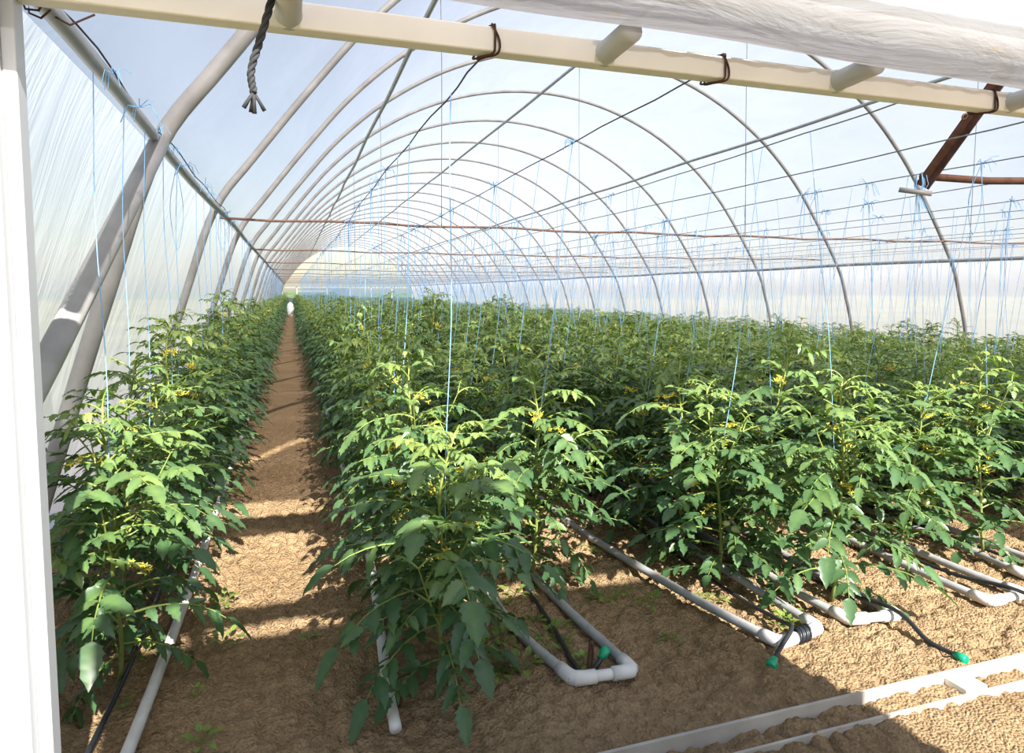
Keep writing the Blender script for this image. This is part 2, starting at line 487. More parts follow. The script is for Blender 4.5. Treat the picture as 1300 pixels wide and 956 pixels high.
# lengthwise pipes
def purlin(name, x, zp, r, label, y0, off=0.0, bend=None):
    g = G()
    P = []
    n = 40
    for i in range(n + 1):
        y = y0 + (Y_END - y0) * (i / n) ** 1.6
        P.append((x * H + .012 * math.sin(y * 1.1 + x), y, (1 + zp) * H + .014 * math.sin(y * .9 + 2 * x)))
    tube(g, P, r, 8)
    return tag(build(name, g, M['purlin']), label, 'pipe', 'lengthwise pipes under the hoops')
Pz = lambda x: -1.41 + math.sqrt(4.67 ** 2 - (x - 3.93) ** 2)
purlin('side_pipe', -.44, .535, .027, 'grey pipe running lengthwise above the row against the near film wall', Y_DOOR + .05)
purlin('roof_pipe', 1.12, Pz(1.12) - .05, .032, 'steep lengthwise roof pipe between the ridge and the near film wall', 1.3 * H)
purlin('roof_pipe', 3.93, Pz(3.93) - .05, .032, 'lengthwise roof pipe along the ridge of the tunnel', 1.3 * H)
purlin('roof_pipe', 6.73, Pz(6.73) - .05, .032, 'lengthwise roof pipe halfway down the far slope of the roof', 1.3 * H)
purlin('side_pipe', 8.26, .405, .034, 'grey pipe running lengthwise low along the film wall across the tunnel', 1.3 * H)

# rusty tie bars across the tunnel, each with three hangers
TIES = [5.2, 8.9, 12.8, 16.7, 20.6, 24.5, 28.4, 32.3, 36.2, 40.1, 44.0]
for i, yt in enumerate(TIES):
    y = yt * H; zp = .52
    xr_ = prof_at_z(zp, True)
    lab = f'thin rusty tie bar across the tunnel, {ORD[i]} one from the doorway'
    t = empty('tie_bar', (0, y, (1 + zp) * H), lab, 'bar', 'tie bars across the tunnel')
    g = G()
    P = [(-.47 * H + (xr_ + .47) * H * k / 24, .01 * math.sin(k), -.03 * math.sin(PI * k / 24) - .012 * math.sin(k * 1.9)) for k in range(25)]
    tube(g, P, .0125, 8)
    build('bar', g, M['rust_light'], t)
    for xh in (1.12, 3.93, 6.73):
        g = G()
        ztop = (Pz(xh) - zp - .05) * H
        P = [(xh * H + .02 * math.sin(3 * k / 8 + xh) + .03 * (k / 8), .02 * math.sin(2.2 * k / 8), ztop * (1 - k / 8) - .02 * (k / 8)) for k in range(9)]
        tube(g, P, .0045, 5)
        build('hanger_wire', g, M['thin_wire'], t)

# ------------------------------------------------------------------ rows of plants
ROWS = [-.45, .345, .77, 1.36, 1.64, 2.24, 2.60, 3.17, 3.53, 4.10, 4.46, 5.03, 5.39, 5.96, 6.32, 6.89, 7.25, 7.75]
ROW_NAME = ['the row against the near film wall', 'the first row across the dirt path'] + [f'the {ORD[i]} row across the dirt path' for i in range(1, 12)] + \
           ['the thirteenth row across the dirt path', 'the fourteenth row across the dirt path', 'the fifteenth row across the dirt path', 'the sixteenth row across the dirt path', 'the seventeenth row across the dirt path']
Y0 = [1.86, 1.62, 2.10, 1.90, 1.68, 1.92, 1.90, 2.1, 2.0, 2.1, 2.0, 2.1, 2.0, 2.1, 2.0, 2.1, 2.0, 2.1]
STEP = .29

# overhead wires
WIRES = [.38, .90, 1.5, 1.95, 2.5, 3.05, 3.6, 4.15, 4.7, 5.25, 5.8, 6.4, 7.0, 7.6]
def wire_z(y, x): return (1.482 - .012 * math.sin(y * .8 + x * 3)) * H
WN = ['first', 'second', 'third', 'fourth', 'fifth', 'sixth', 'seventh', 'eighth', 'ninth', 'tenth', 'eleventh', 'twelfth', 'thirteenth', 'fourteenth']
for i, x in enumerate(WIRES):
    g = G(); P = []
    y0 = Y_DOOR + .03 if x < 3 else 1.9 * H
    n = 70
    for k in range(n + 1):
        y = y0 + (Y_END - y0) * (k / n) ** 1.8
        P.append((x * H + .006 * math.sin(k * 1.7 + i), y, wire_z(y, x)))
    tube(g, P, .0029 if i < 3 else .0033, 5)
    tag(build('overhead_wire', g, M['wire'] if i in (0, 1) else M['thin_wire']),
        f'overhead wire running the length of the tunnel, {WN[i]} one across from the near film wall', 'wire', 'overhead wires')

# ------------------------------------------------------------------ tomato plants
def leaflet(g, o, d, nrm, Lg, W, tint, st, droop, fold, mat=0):
    d = d.normalized(); s = d.cross(nrm)
    if s.length < 1e-4: s = d.cross(Vector((1, 0, .3)))
    s.normalize(); nn = s.cross(d)
    vs = [o]; T = [tint]
    last = len(st) - 1
    for k in range(1, last):
        t, w = st[k]
        c = o + d * (Lg * t) - Vector((0, 0, 1)) * (droop * Lg * t * t)
        w2 = W * w * .5
        cr = W * .05 * (1 if k % 2 else -1) if last > 5 else 0
        vs += [c + s * w2 + nn * (fold * w2 + cr), c, c - s * w2 + nn * (fold * w2 + cr * .7)]
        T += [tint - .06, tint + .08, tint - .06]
    vs.append(o + d * Lg * (1 - .1 * droop) - Vector((0, 0, 1)) * (droop * Lg)); T.append(tint)
    fs = [(0, 1, 2), (0, 2, 3)]
    for k in range(last - 2):
        a = 1 + 3 * k
        fs += [(a, a + 3, a + 4, a + 1), (a + 1, a + 4, a + 5, a + 2)]
    a = 1 + 3 * (last - 2); e = len(vs) - 1
    fs += [(a, e, a + 1), (a + 1, e, a + 2)]
    g.add(vs, fs, mat, T)
ST_HD = [(0, 0), (.08, .34), (.17, .86), (.24, .74), (.33, 1.0), (.42, .80), (.52, .90), (.62, .62), (.72, .66), (.84, .33), (1, 0)]
ST_M = [(0, 0), (.18, .85), (.5, .9), (1, 0)]
ST_F = [(0, 0), (.35, 1), (1, 0)]

def leaf(gl, gs, p0, az, e0, L, tint, lod, rnd, curl=1.0, big=1.0):
    """one compound leaf: arching rachis with paired leaflets and an end leaflet"""
    n = 7 if lod == 0 else (4 if lod == 1 else 3)
    P = [p0.copy()]; D = []
    e1 = e0 - curl * rnd.uniform(.6, 1.3)
    for k in range(n):
        t = (k + .5) / n
        e = e0 + (e1 - e0) * t ** 1.15
        a = az + rnd.uniform(-.06, .06)
        d = Vector((math.cos(a) * math.cos(e), math.sin(a) * math.cos(e), math.sin(e)))
        D.append(d); P.append(P[-1] + d * (L / n))
    if lod == 0:
        tube(gs, P, [.0042 * (1 - .75 * k / n) * (.5 + L * 1.6) + .0006 for k in range(n + 1)], 5, 0, min(1, .22 + tint * .45), False)
    elif lod == 1:
        tube(gs, P, [.004 * (1 - .7 * k / n) for k in range(n + 1)], 3, 1, .5, False)
    st = (ST_HD, ST_M, ST_F)[lod]
    def at(t):
        f = t * n; k = min(int(f), n - 1); return P[k].lerp(P[k + 1], f - k), D[k]
    if lod == 0: spots = [(.26, .62), (.36, .30), (.45, .9), (.54, .36), (.63, 1.0), (.72, .40), (.81, .86), (.9, .4)]
    elif lod == 1: spots = [(.30, .75), (.48, 1.0), (.66, 1.05), (.83, .9)]
    else: spots = [(.45, 1.25), (.75, 1.3)]
    base = L * (.245 if lod == 0 else .225) * big
    for (t, sc) in spots:
        p, d = at(t)
        side = Vector((-math.sin(az), math.cos(az), 0))
        for sg in (1, -1):
            if lod == 0 and sc < .45 and rnd.random() < .25: continue
            sp = rnd.uniform(.75, 1.2)
            dd = d * math.cos(sp) + side * (sg * math.sin(sp)) + Vector((0, 0, rnd.uniform(-.35, .1)))
            nr = Vector((0, 0, 1)) + Vector((rnd.uniform(-.7, .7), rnd.uniform(-.7, .7), 0)) + d * .3
            ll = base * sc * rnd.uniform(.82, 1.15)
            leaflet(gl, p, dd, nr, ll, ll * rnd.uniform(.50, .64), max(0, min(1, tint + rnd.uniform(-.1, .12))), st, rnd.uniform(.1, .5) * curl, rnd.uniform(.1, .45))
    d = D[-1]
    nr = Vector((0, 0, 1)) + Vector((rnd.uniform(-.3, .3), rnd.uniform(-.3, .3), 0)) + Vector((math.cos(az), math.sin(az), 0)) * .6
    ll = base * 1.12 * (1.2 if lod else 1)
    leaflet(gl, P[-1], d, nr, ll, ll * .62, tint, st, .3 * curl, rnd.uniform(.1, .4))

def flower(g, p, d, r, rnd):
    """small star of five swept-back petals with a pointed cone"""
    d = d.normalized()
    a = Vector((0, 0, 1)) if abs(d.z) < .8 else Vector((1, 0, 0))
    u = (a - d * a.dot(d)).normalized(); s = d.cross(u)
    for k in range(5):
        an = 2 * PI * k / 5 + rnd.uniform(-.15, .15)
        q = u * math.cos(an) + s * math.sin(an)
        w = u * -math.sin(an) + s * math.cos(an)
        g.add([p, p + q * r * .5 + w * r * .2 + d * r * .12, p + q * r - d * r * .2, p + q * r * .5 - w * r * .2 + d * r * .12], [(0, 1, 2), (0, 2, 3)], 0, .5)
    b = [p + (u * math.cos(2 * PI * k / 5) + s * math.sin(2 * PI * k / 5)) * r * .22 for k in range(5)]
    g.add(b + [p + d * r * .8], [(k, (k + 1) % 5, 5) for k in range(5)], 0, .5)

def sphere(g, c, r, mat=0, nu=10, nv=7, sq=.88):
    vs = [(c[0], c[1], c[2] + r * sq)]
    for i in range(1, nv):
        th = PI * i / nv
        for j in range(nu):
            ph = 2 * PI * j / nu
            k = 1 + .03 * math.cos(5 * ph)
            vs.append((c[0] + r * k * math.sin(th) * math.cos(ph), c[1] + r * k * math.sin(th) * math.sin(ph), c[2] + r * sq * math.cos(th)))
    vs.append((c[0], c[1], c[2] - r * sq)); e = len(vs) - 1
    fs = [(0, 1 + j, 1 + (j + 1) % nu) for j in range(nu)]
    for i in range(nv - 2):
        for j in range(nu):
            a = 1 + i * nu + j; b = 1 + i * nu + (j + 1) % nu
            fs.append((a, a + nu, b + nu, b))
    a = 1 + (nv - 2) * nu
    fs += [(a + j, e, a + (j + 1) % nu) for j in range(nu)]
    g.add(vs, fs, mat, .5)

def plant(seed, height, lod, spread=1.0, lean=(0, 0), nleaf=None, shoots=2, bare=0.0, big=1.0):
    """returns dict of mesh builders: stem, foliage, trusses, fruits"""
    rnd = random.Random(seed)
    gl, gs = G(), G()
    trusses, fruits = [], []
    n = 14
    P = []
    ph = rnd.uniform(0, 6)
    for k in range(n + 1):
        t = k / n
        P.append(Vector((lean[0] * t * t + .02 * math.sin(4 * t + ph) + .012 * math.sin(11 * t + ph), lean[1] * t * t + .02 * math.cos(4.4 * t + ph), height * t)))
    def at(t):
        f = max(0, min(.9999, t)) * n; k = int(f); return P[k].lerp(P[k + 1], f - k)
    if lod == 0:
        tube(gs, P, [.0085 * (1 - .6 * k / n) for k in range(n + 1)], 7, 0, [.25 + .6 * k / n for k in range(n + 1)], True)
    elif lod == 1:
        tube(gl, P[::3] + [P[-1]], .006, 4, 1, .6, False)
    if nleaf is None: nleaf = (40, 31, 20)[lod]
    az = rnd.uniform(0, 6.28)
    for i in range(nleaf):
        t = .07 + .93 * ((i + .5) / nleaf) ** .95
        az += 2.4 + rnd.uniform(-.4, .4)
        prof = (.62 + .38 * min(1, t / .25)) * (1 - .72 * max(0, (t - .55) / .45) ** 1.5)
        L = .345 * spread * prof * rnd.uniform(.85, 1.12)
        e0 = .15 + .75 * t + rnd.uniform(-.15, .2)
        if t < bare and rnd.random() < .6: continue
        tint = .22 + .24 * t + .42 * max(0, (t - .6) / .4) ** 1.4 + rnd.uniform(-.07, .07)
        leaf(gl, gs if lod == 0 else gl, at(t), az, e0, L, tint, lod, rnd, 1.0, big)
    for q in range(shoots):                       # side shoots from the axils
        t0 = rnd.uniform(.15, .6); a0 = rnd.uniform(0, 6.28)
        p = at(t0); hh = height * rnd.uniform(.22, .36)
        SP = [p + Vector((math.cos(a0) * .10 * k, math.sin(a0) * .10 * k, hh * k / 4 * (.6 + .1 * k))) * 1.0 for k in range(5)]
        SP = [p + Vector((math.cos(a0), math.sin(a0), 0)) * (.05 * k) + Vector((0, 0, hh * (k / 4) ** 1.1)) for k in range(5)]
        if lod == 0: tube(gs, SP, [.005, .0045, .004, .003, .002], 5, 0, .6, False)
        for k in range(1, 5):
            for _ in range(2 if lod < 2 else 1):
                leaf(gl, gs if lod == 0 else gl, SP[k], rnd.uniform(0, 6.28), .5 + rnd.uniform(-.2, .3), .24 * spread * (1.1 - .12 * k), .3 + .08 * k, lod, rnd, 1.0, big)
    # growing tip: a few short curled leaves
    for k in range(5 if lod == 0 else 3):
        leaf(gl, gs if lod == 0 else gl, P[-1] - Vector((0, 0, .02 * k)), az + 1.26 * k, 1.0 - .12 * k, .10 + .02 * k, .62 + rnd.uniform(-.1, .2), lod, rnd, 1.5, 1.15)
    # flower trusses
    nt = 5 if lod == 0 else 4
    for k in range(nt):
        t = .42 + .5 * k / nt + rnd.uniform(-.05, .05); a = rnd.uniform(0, 6.28)
        p = at(t)
        d = Vector((math.cos(a), math.sin(a), .25))
        Q = [p, p + d * .05, p + d * .09 + Vector((0, 0, -.01)), p + d * .13 + Vector((0, 0, -.035))]
        if lod == 0:
            gt = G()
            tube(gt, Q, [.0025, .002, .0016, .0012], 4, 1, .8, False)
            for j in range(rnd.randint(5, 8)):
                b = Q[1].lerp(Q[3], rnd.random()); o = Vector((rnd.uniform(-1, 1), rnd.uniform(-1, 1), rnd.uniform(-.6, .4))) * .028
                tube(gt, [b, b + o * .6 + Vector((0, 0, .008)), b + o], .0009, 3, 1, .8, False)
                flower(gt, b + o, Vector((o.x, o.y, -.03)), rnd.uniform(.013, .019), rnd)
            trusses.append(gt)
        else:
            for j in range(3):
                c = Q[2] + Vector((rnd.uniform(-1, 1), rnd.uniform(-1, 1), rnd.uniform(-1, 1))) * .03
                r = .021
                gl.add([c + Vector((r, 0, 0)), c + Vector((0, r, 0)), c - Vector((r, 0, 0)), c - Vector((0, r, 0)), c + Vector((0, 0, r)), c - Vector((0, 0, r))],
                       [(0, 1, 4), (1, 2, 4), (2, 3, 4), (3, 0, 4), (1, 0, 5), (2, 1, 5), (3, 2, 5), (0, 3, 5)], 2, .5)
    if lod == 0 and rnd.random() < .7:
        a = rnd.uniform(0, 6.28); p = at(rnd.uniform(.3, .42))
        for j in range(rnd.randint(1, 2)):
            gf = G()
            c = p + Vector((math.cos(a + j * .5), math.sin(a + j * .5), 0)) * (.07 + .02 * j) + Vector((0, 0, -.04 - .03 * j))
            tube(gf, [p, p.lerp(c, .6) + Vector((0, 0, .03)), c + Vector((0, 0, .015))], .002, 4, 1, .7, False)
            sphere(gf, c, rnd.uniform(.016, .026))
            fruits.append(gf)
    return dict(stem=gs, foliage=gl, trusses=trusses, fruits=fruits)

def proto_meshes(spec):
    out = {'foliage': mesh_from('foliage', *spec['foliage'].arrays(), [M['leaf'], M['stem'], M['petal']]),
           'stem': mesh_from('stem', *spec['stem'].arrays(), [M['stem']]),
           'flower_truss': [mesh_from('flower_truss', *x.arrays(), [M['petal'], M['stem']], False) for x in spec['trusses']],
           'fruit': [mesh_from('green_tomato', *x.arrays(), [M['fruit'], M['stem']]) for x in spec['fruits']]}
    return out
PH = .80 * H
HD = [proto_meshes(plant(100 + i, PH, 0, 1.0, ((.06, -.05, .03, 0, -.07, .02, .05, -.03)[i], (.04, .03, -.05, .06, 0, -.04, .02, .05)[i]), shoots=3 + i % 2)) for i in range(8)]
def wall_x(z):                                  # film by the path, world x at height z
    zs = [p[1] * H + H for p in PROF[:i_left + 1]]; xs_ = [p[0] * H for p in PROF[:i_left + 1]]
    return np.interp(z, zs, xs_) + .05
def press(V, px, zscale=1.0, zoff=0.0):
    lim = wall_x(V[:, 2] * zscale + zoff) - px
    d = lim - V[:, 0]
    return np.where(d > -.06, lim + .06 * np.exp(-np.maximum(0, d + .06) / .12), V[:, 0])
def press_spec(spec):
    for g in [spec['stem'], spec['foliage']] + spec['trusses'] + spec['fruits']:
        V = np.array(g.v, dtype=np.float32).reshape(-1, 3)
        V[:, 0] = press(V, -.45 * H + .03)
        g.v = [tuple(p) for p in V]
    return spec
WALLROW = [proto_meshes(press_spec(plant(400 + i, PH, 0, 1.0, (.03, .04 * (-1) ** i), shoots=3))) for i in range(7)]
FRONT = [proto_meshes(plant(301, .66 * H, 0, 1.15, (.03, -.06), 34, 5, big=1.14)),     # front of the first row across the path
         proto_meshes(plant(302, .77 * H, 0, 1.10, (-.02, .0), 40, 7)),                # tall bushy one
         proto_meshes(press_spec(plant(303, .72 * H, 0, 1.05, (.02, .05), 31, 4, big=1.14))),      # front of the wall row
         proto_meshes(plant(304, .74 * H, 0, 1.12, (.03, -.03), 34, 6))]
def make_plant(meshes, loc, rz, sc, label, group):
    root = empty('tomato_plant', loc, label, 'plant', group, rz)
    root.scale = (sc[0], sc[0], sc[1])
    for nm in ('stem', 'foliage'):
        c = bpy.data.objects.new(nm, meshes[nm]); c.parent = root; COL.objects.link(c)
    for x in meshes['flower_truss']:
        c = bpy.data.objects.new('flower_truss', x); c.parent = root; COL.objects.link(c)
    for x in meshes['fruit']:
        c = bpy.data.objects.new('fruit', x); c.parent = root; COL.objects.link(c)
    return root

allp = []
for r, x in enumerate(ROWS):
    k = 0; y = Y0[r]
    while y < 47.5:
        px = x + (random.uniform(-.025, .025) if k else 0)
        hs = random.uniform(.86, 1.10)
        if y > 14: hs *= .95
        if r >= 5: hs *= .95
        if r >= 8: hs *= .92
        if random.random() < .08: hs *= 1.13
        allp.append(dict(r=r, k=k, x=px * H, y=y * H, hs=hs, rz=random.uniform(0, 6.28), v=random.randrange(8)))
        y += STEP * random.uniform(.88, 1.12); k += 1
vis = []
for p in allp:
    p['z'] = gz(p['x']) - .01
    q = project((p['x'], p['y'], p['z'] + .6))
    p['q'] = q
    p['seen'] = q is not None and -60 < q[0] < 1360
    p['dist'] = math.hypot(p['x'], p['y'])
cand = sorted([p for p in allp if p['seen']], key=lambda p: p['dist'])
solo = cand[:300]
for p in solo: p['solo'] = True
front = {(1, 0): 0, (2, 0): 1, (0, 0): 2, (4, 0): 3}
for p in solo:
    r, k = p['r'], p['k']
    if k < 12:
        lab = f'{ORD[k]} tomato plant from the doorway in {ROW_NAME[r]}'; grp = f'tomato plants in {ROW_NAME[r]}'
    else:
        lab = f'tomato plant beyond the twelfth one in {ROW_NAME[r]}'; grp = f'tomato plants farther back in {ROW_NAME[r]}'
    f = front.get((r, k))
    if f is not None:
        p['obj'] = make_plant(FRONT[f], (p['x'], p['y'], p['z']), 0.0, (1, 1), lab, grp); p['top'] = p['z'] + (.66, .77, .72, .74)[f] * H
    elif r == 0:
        p['obj'] = make_plant(WALLROW[k % 7], (p['x'], p['y'], p['z']), 0.0, (1, p['hs']), lab, grp); p['top'] = p['z'] + PH * p['hs']
    else:
        p['obj'] = make_plant(HD[p['v']], (p['x'], p['y'], p['z']), p['rz'], ((random.uniform(.92, 1.08) if r != 1 else .84), p['hs']), lab, grp); p['top'] = p['z'] + PH * p['hs']
    p['lab'] = lab
# the rest of the crop: one mass
LOD1 = [plant(500 + i, PH, 1, 1.0, shoots=1).get('foliage').arrays() for i in range(6)]
LOD2 = [plant(600 + i, PH, 2, 1.15, shoots=1).get('foliage').arrays() for i in range(6)]
Vs, Ls, Ts, Ms, Tn = [], [], [], [], []
base = 0
for p in allp:
    if p.get('solo'): continue
    if p['x'] > 1.62 * p['y'] + 2.5: continue
    src = (LOD1 if p['dist'] < 36 else LOD2)[p['v'] % 6]
    c, s = math.cos(p['rz']), math.sin(p['rz'])
    V = src[0]
    W = np.stack([V[:, 0] * c - V[:, 1] * s + p['x'], V[:, 0] * s + V[:, 1] * c + p['y'], V[:, 2] * p['hs'] + p['z']], 1)
    if p['r'] == 0: W[:, 0] = press(W, 0.0)
    Vs.append(W); Ls.append(src[1] + base); Ts.append(src[2]); Ms.append(src[3]); Tn.append(np.clip(src[4] + random.uniform(-.08, .08), 0, 1))
    base += len(V)
me = mesh_from('tomato_crop', np.concatenate(Vs), np.concatenate(Ls), np.concatenate(Ts), np.concatenate(Ms), np.concatenate(Tn), [M['leaf'], M['stem'], M['petal']], False)
crop = bpy.data.objects.new('tomato_crop', me); COL.objects.link(crop)
tag(crop, 'green mass of tomato rows filling the far part of the tunnel', 'plants', None, 'stuff')

# ------------------------------------------------------------------ blue twine
def nearest_wire(x):
    return min(WIRES, key=lambda w: abs(w * H - x))
def twine_geo(g, x0, z0, y, x1, z1, r, rnd, mat=0):
    n = 10; P = []
    for k in range(n + 1):
        t = k / n
        P.append((x0 + (x1 - x0) * t + .006 * math.sin(9 * t + x0 * 7), y + .008 * math.sin(5 * t + y), z0 + (z1 - z0) * t))
    tube(g, P, r, 4, mat, .5, False)
def tuft(g, x, y, z, rnd, r=.0018, n=7, size=.09):
    for k in range(n):
        a = rnd.uniform(0, 6.28); l = size * rnd.uniform(.5, 1.4); dn = rnd.uniform(-1.0, .5)
        tube(g, [(x, y, z), (x + math.cos(a) * l * .5, y + math.sin(a) * l * .5, z + dn * l * .3 + .02), (x + math.cos(a) * l * .8, y + math.sin(a) * l * .8, z + dn * l)], r, 3, 0, .5, False)
rt = random.Random(21)
count = 0
rest = G()
for p in sorted(allp, key=lambda p: p['dist']):
    if not p['seen'] or p['dist'] > 45: continue
    if rt.random() < .25 and p['k'] > 0: continue
    r = p['r']
    if r == 0: wx, wz = -.44 * H, (1.535) * H - .02
    else:
        w = nearest_wire(p['x']); wx, wz = w * H, wire_z(p['y'], w)
    top = p.get('top', p['z'] + PH * p['hs'])
    solo_here = p.get('solo') and count < 290
    if solo_here:
        g = G()
        rad = .0017 if p['dist'] < 6 else .0022
        twine_geo(g, wx, wz, p['y'], p['x'] + .015, top - .42, rad, rt)
        lab = p['lab'].replace('tomato plant', 'blue twine hanging to the tomato plants', 1) if False else None
        k = p['k']
        if k < 12: lab = f"{ORD[k]} blue twine from the doorway hanging over {ROW_NAME[r]}"; grp = f'blue twines over {ROW_NAME[r]}'
        else: lab = f"blue twine beyond the twelfth plant hanging over {ROW_NAME[r]}"; grp = f'blue twines farther back over {ROW_NAME[r]}'
        o = tag(build('blue_twine', g, M['twine']), lab, 'twine', grp)
        count += 1
        if rt.random() < .36 or (r == 0 and p['k'] < 8):
            g = G(); sz = rt.uniform(.04, .10)
            tuft(g, wx + (.06 if r == 0 else 0), p['y'], wz, rt, .0017 if p['dist'] < 6 else .0024, 8, sz)
            if rt.random() < .6:                  # a spare loop of twine hanging beside the knot
                q = rt.uniform(.2, .5); a = rt.uniform(-.05, .05)
                tube(g, catmull([(wx, p['y'], wz), (wx + a, p['y'] + .03, wz - q * .5), (wx + a * .3, p['y'] + .02, wz - q), (wx - a * .6, p['y'] + .01, wz - q * .55), (wx, p['y'], wz)], 4), .002, 3, 0, .5, False)
            build('knot', g, M['twine'], o)
    else:
        twine_geo(rest, wx, wz, p['y'], p['x'], top - .25, .0022, rt)
        if rt.random() < .2: tuft(rest, wx + (.09 if p['r'] == 0 else 0), p['y'], wz, rt, .003, 4, .08)
tag(build('twine_mass', rest, M['twine']), 'blue twines hanging in the far part of the tunnel', 'twine', None, 'stuff')
# pink twine along the pipe of the wall across
for i in range(90):
    y = 2.0 * H + i * .30 * H
    g = G(); x0 = 8.24 * H
    twine_geo(g, x0, 1.40 * H, y, x0 - .12 + rt.uniform(-.1, .1), gz(x0) + .35, .0030, rt)
    if rt.random() < .4: tuft(g, x0, y, 1.40 * H, rt, .004, 4, .12)
    tag(build('pink_twine', g, M['pink_twine'] if rt.random() < .7 else M['twine']), 'pale twine hanging from the low pipe on the film wall across the tunnel', 'twine', 'pale twines on the wall across')

# ------------------------------------------------------------------ heating pipes and drip hoses on the soil
def even(P):
    out = [P[0]]
    for a, b in zip(P[:-1], P[1:]):
        n = max(1, int(abs(b[1] - a[1]) / .55))
        out += [tuple(p + (q - p) * k / n for p, q in zip(a, b)) for k in range(1, n + 1)]
    return out
def ground_path(P, lift):
    P = even(P) if len(P[0]) == 2 else P
    return [(p[0] * H, p[1] * H, gz(p[0] * H) + lift) for p in P]
def u_pipe(label, left, right):
    """two long grey pipes joined by a white cross pipe with elbows at the doorway end"""
    t = empty('irrigation_pipe', (left[0][0] * H, left[0][1] * H, gz(left[0][0] * H)), label, 'pipe', 'grey pipe loops on the soil')
    o = Vector(t.location)
    def sub(P): return [tuple(Vector(p) - o) for p in P]
    for s in (left, right):
        g = G(); tube(g, sub(catmull(ground_path(s, .026), 6)), .0195, 10); build('pipe', g, M['pvc'], t)
        a, b = Vector(ground_path(s, .026)[0]), Vector(ground_path(s, .026)[1])
        g = G(); d = (b - a).normalized()
        oth = Vector(ground_path(right if s is left else left, .026)[0]); e = (oth - a).normalized()
        tube(g, sub([a + d * .085, a + d * .045, a + d * .014 + e * .004, a + e * .014 + d * .004, a + e * .045, a + e * .085]), [.0255, .0255, .027, .027, .0255, .0255], 12)
        build('elbow', g, M['pvc_white'], t)
    g = G(); tube(g, sub([ground_path(left, .026)[0], ground_path(right, .026)[0]]), .020, 10); build('cross_pipe', g, M['pvc_white'], t)
    return t
u_pipe('looped grey pipe with wire stake between its legs, along the second row across the path', [(.655, 1.50), (.592, 1.87), (.60, 2.6), (.64, 9)], [(.822, 1.487), (.785, 1.9), (.774, 2.2), (.83, 9)])
u_pipe('looped grey pipe with white elbow bound in black tape beside the soil aisle', [(1.275, 1.48), (1.192, 1.855), (1.10, 2.54), (1.22, 9)], [(1.444, 1.516), (1.434, 2.0), (1.45, 2.6), (1.47, 9)])
u_pipe('looped grey pipe with white cross piece before the fourth row across the path', [(1.571, 1.532), (1.55, 1.78), (1.57, 2.6), (1.6, 9)], [(1.744, 1.517), (1.735, 1.8), (1.76, 2.6), (1.78, 9)])
u_pipe('looped grey pipe with white elbow along the fifth row across the path', [(2.129, 1.512), (2.12, 1.8), (2.14, 2.6), (2.15, 9)], [(2.308, 1.531), (2.287, 1.84), (2.30, 2.6), (2.33, 9)])
u_pipe('looped grey pipe lying along the sixth row across the path', [(2.48, 1.64), (2.52, 1.95), (2.53, 2.6), (2.54, 9)], [(2.66, 1.65), (2.67, 2.0), (2.68, 2.6), (2.68, 9)])
def straight_pipe(P, label):
    g = G(); tube(g, catmull(ground_path(P, .024), 6), .0195, 10)
    tag(build('irrigation_pipe', g, M['pvc_white']), label, 'pipe', 'single pipes beside the path')
straight_pipe([(-.36, 1.4), (-.35, 1.85), (-.344, 2.45), (-.345, 4), (-.345, 9)], 'single pale pipe lying along the path edge beside the row against the film wall')
straight_pipe([(.20, 1.45), (.207, 1.67), (.245, 2.3), (.253, 2.65), (.25, 4), (.25, 9)], 'single pale pipe lying along the path edge under the first row across it')

def hose(P, label, cap=None):
    t = empty('drip_hose', (P[0][0] * H, P[0][1] * H, gz(P[0][0] * H)), label, 'hose', 'black drip hoses')
    o = Vector(t.location)
    g = G(); P = even([(p[0], p[1], p[2] if len(p) > 2 else 0.0) for p in P]); Q = ground_path(P, .02)
    Q = [(q[0], q[1], q[2] + p[2]) for q, p in zip(Q, P)]
    tube(g, [tuple(Vector(q) - o) for q in catmull(Q, 6)], .0095, 8); build('hose', g, M['hose'], t)
    if cap:
        a = Vector(Q[0]) - o; b = Vector(Q[1]) - o; d = (a - b).normalized()
        g = G(); tube(g, [a - d * .012, a + d * .006, a + d * .012, a + d * .034, a + d * .037], [.012, .016, .019, .0185, .013], 12); build('end_cap', g, M['green_cap'], t)
    return t
hose([(-.44, 1.5), (-.43, 1.9), (-.44, 3), (-.44, 9)], 'black drip hose on the soil under the row against the film wall')
hose([(.765, 1.56, .02), (.742, 1.545), (.70, 1.51), (.688, 1.56), (.716, 1.92), (.74, 3), (.75, 9)], 'black drip hose with green end cap beside the rusty wire stake', True)
hose([(1.204, 1.42), (1.245, 1.445, .02), (1.325, 1.495, .05), (1.35, 1.58, .02), (1.345, 1.85), (1.36, 2.6), (1.37, 9)], 'black drip hose with green end cap crossing the taped white pipe', True)
hose([(1.704, 1.293), (1.70, 1.38), (1.712, 1.515, .045), (1.69, 1.8), (1.69, 2.6), (1.69, 9)], 'black drip hose with green end cap lying by the door sill', True)
hose([(2.30, 1.38), (2.24, 1.52, .045), (2.22, 1.8), (2.24, 2.6), (2.24, 9)], 'black drip hose crossing the white elbow pipe of the fifth row')
hose([(2.60, 1.62), (2.60, 2), (2.60, 9)], 'black drip hose under the sixth row across the path')
# black tape round the cross pipe
g = G()
for k in range(6):
    c = Vector((1.362 * H + .011 * (k - 2.5), 1.498 * H + .002 * (k - 2.5), gz(1.362 * H) + .03))
    R = .027 + .003 * (k % 2)
    tube(g, [c + Vector((.006 * math.sin(a), math.cos(a) * R, math.sin(a) * R)) for a in np.linspace(0, 2 * PI, 13)], .0055, 5, 0, .5, False)
tag(build('black_tape', g, M['hose']), 'black tape wound around the white cross pipe', 'tape')
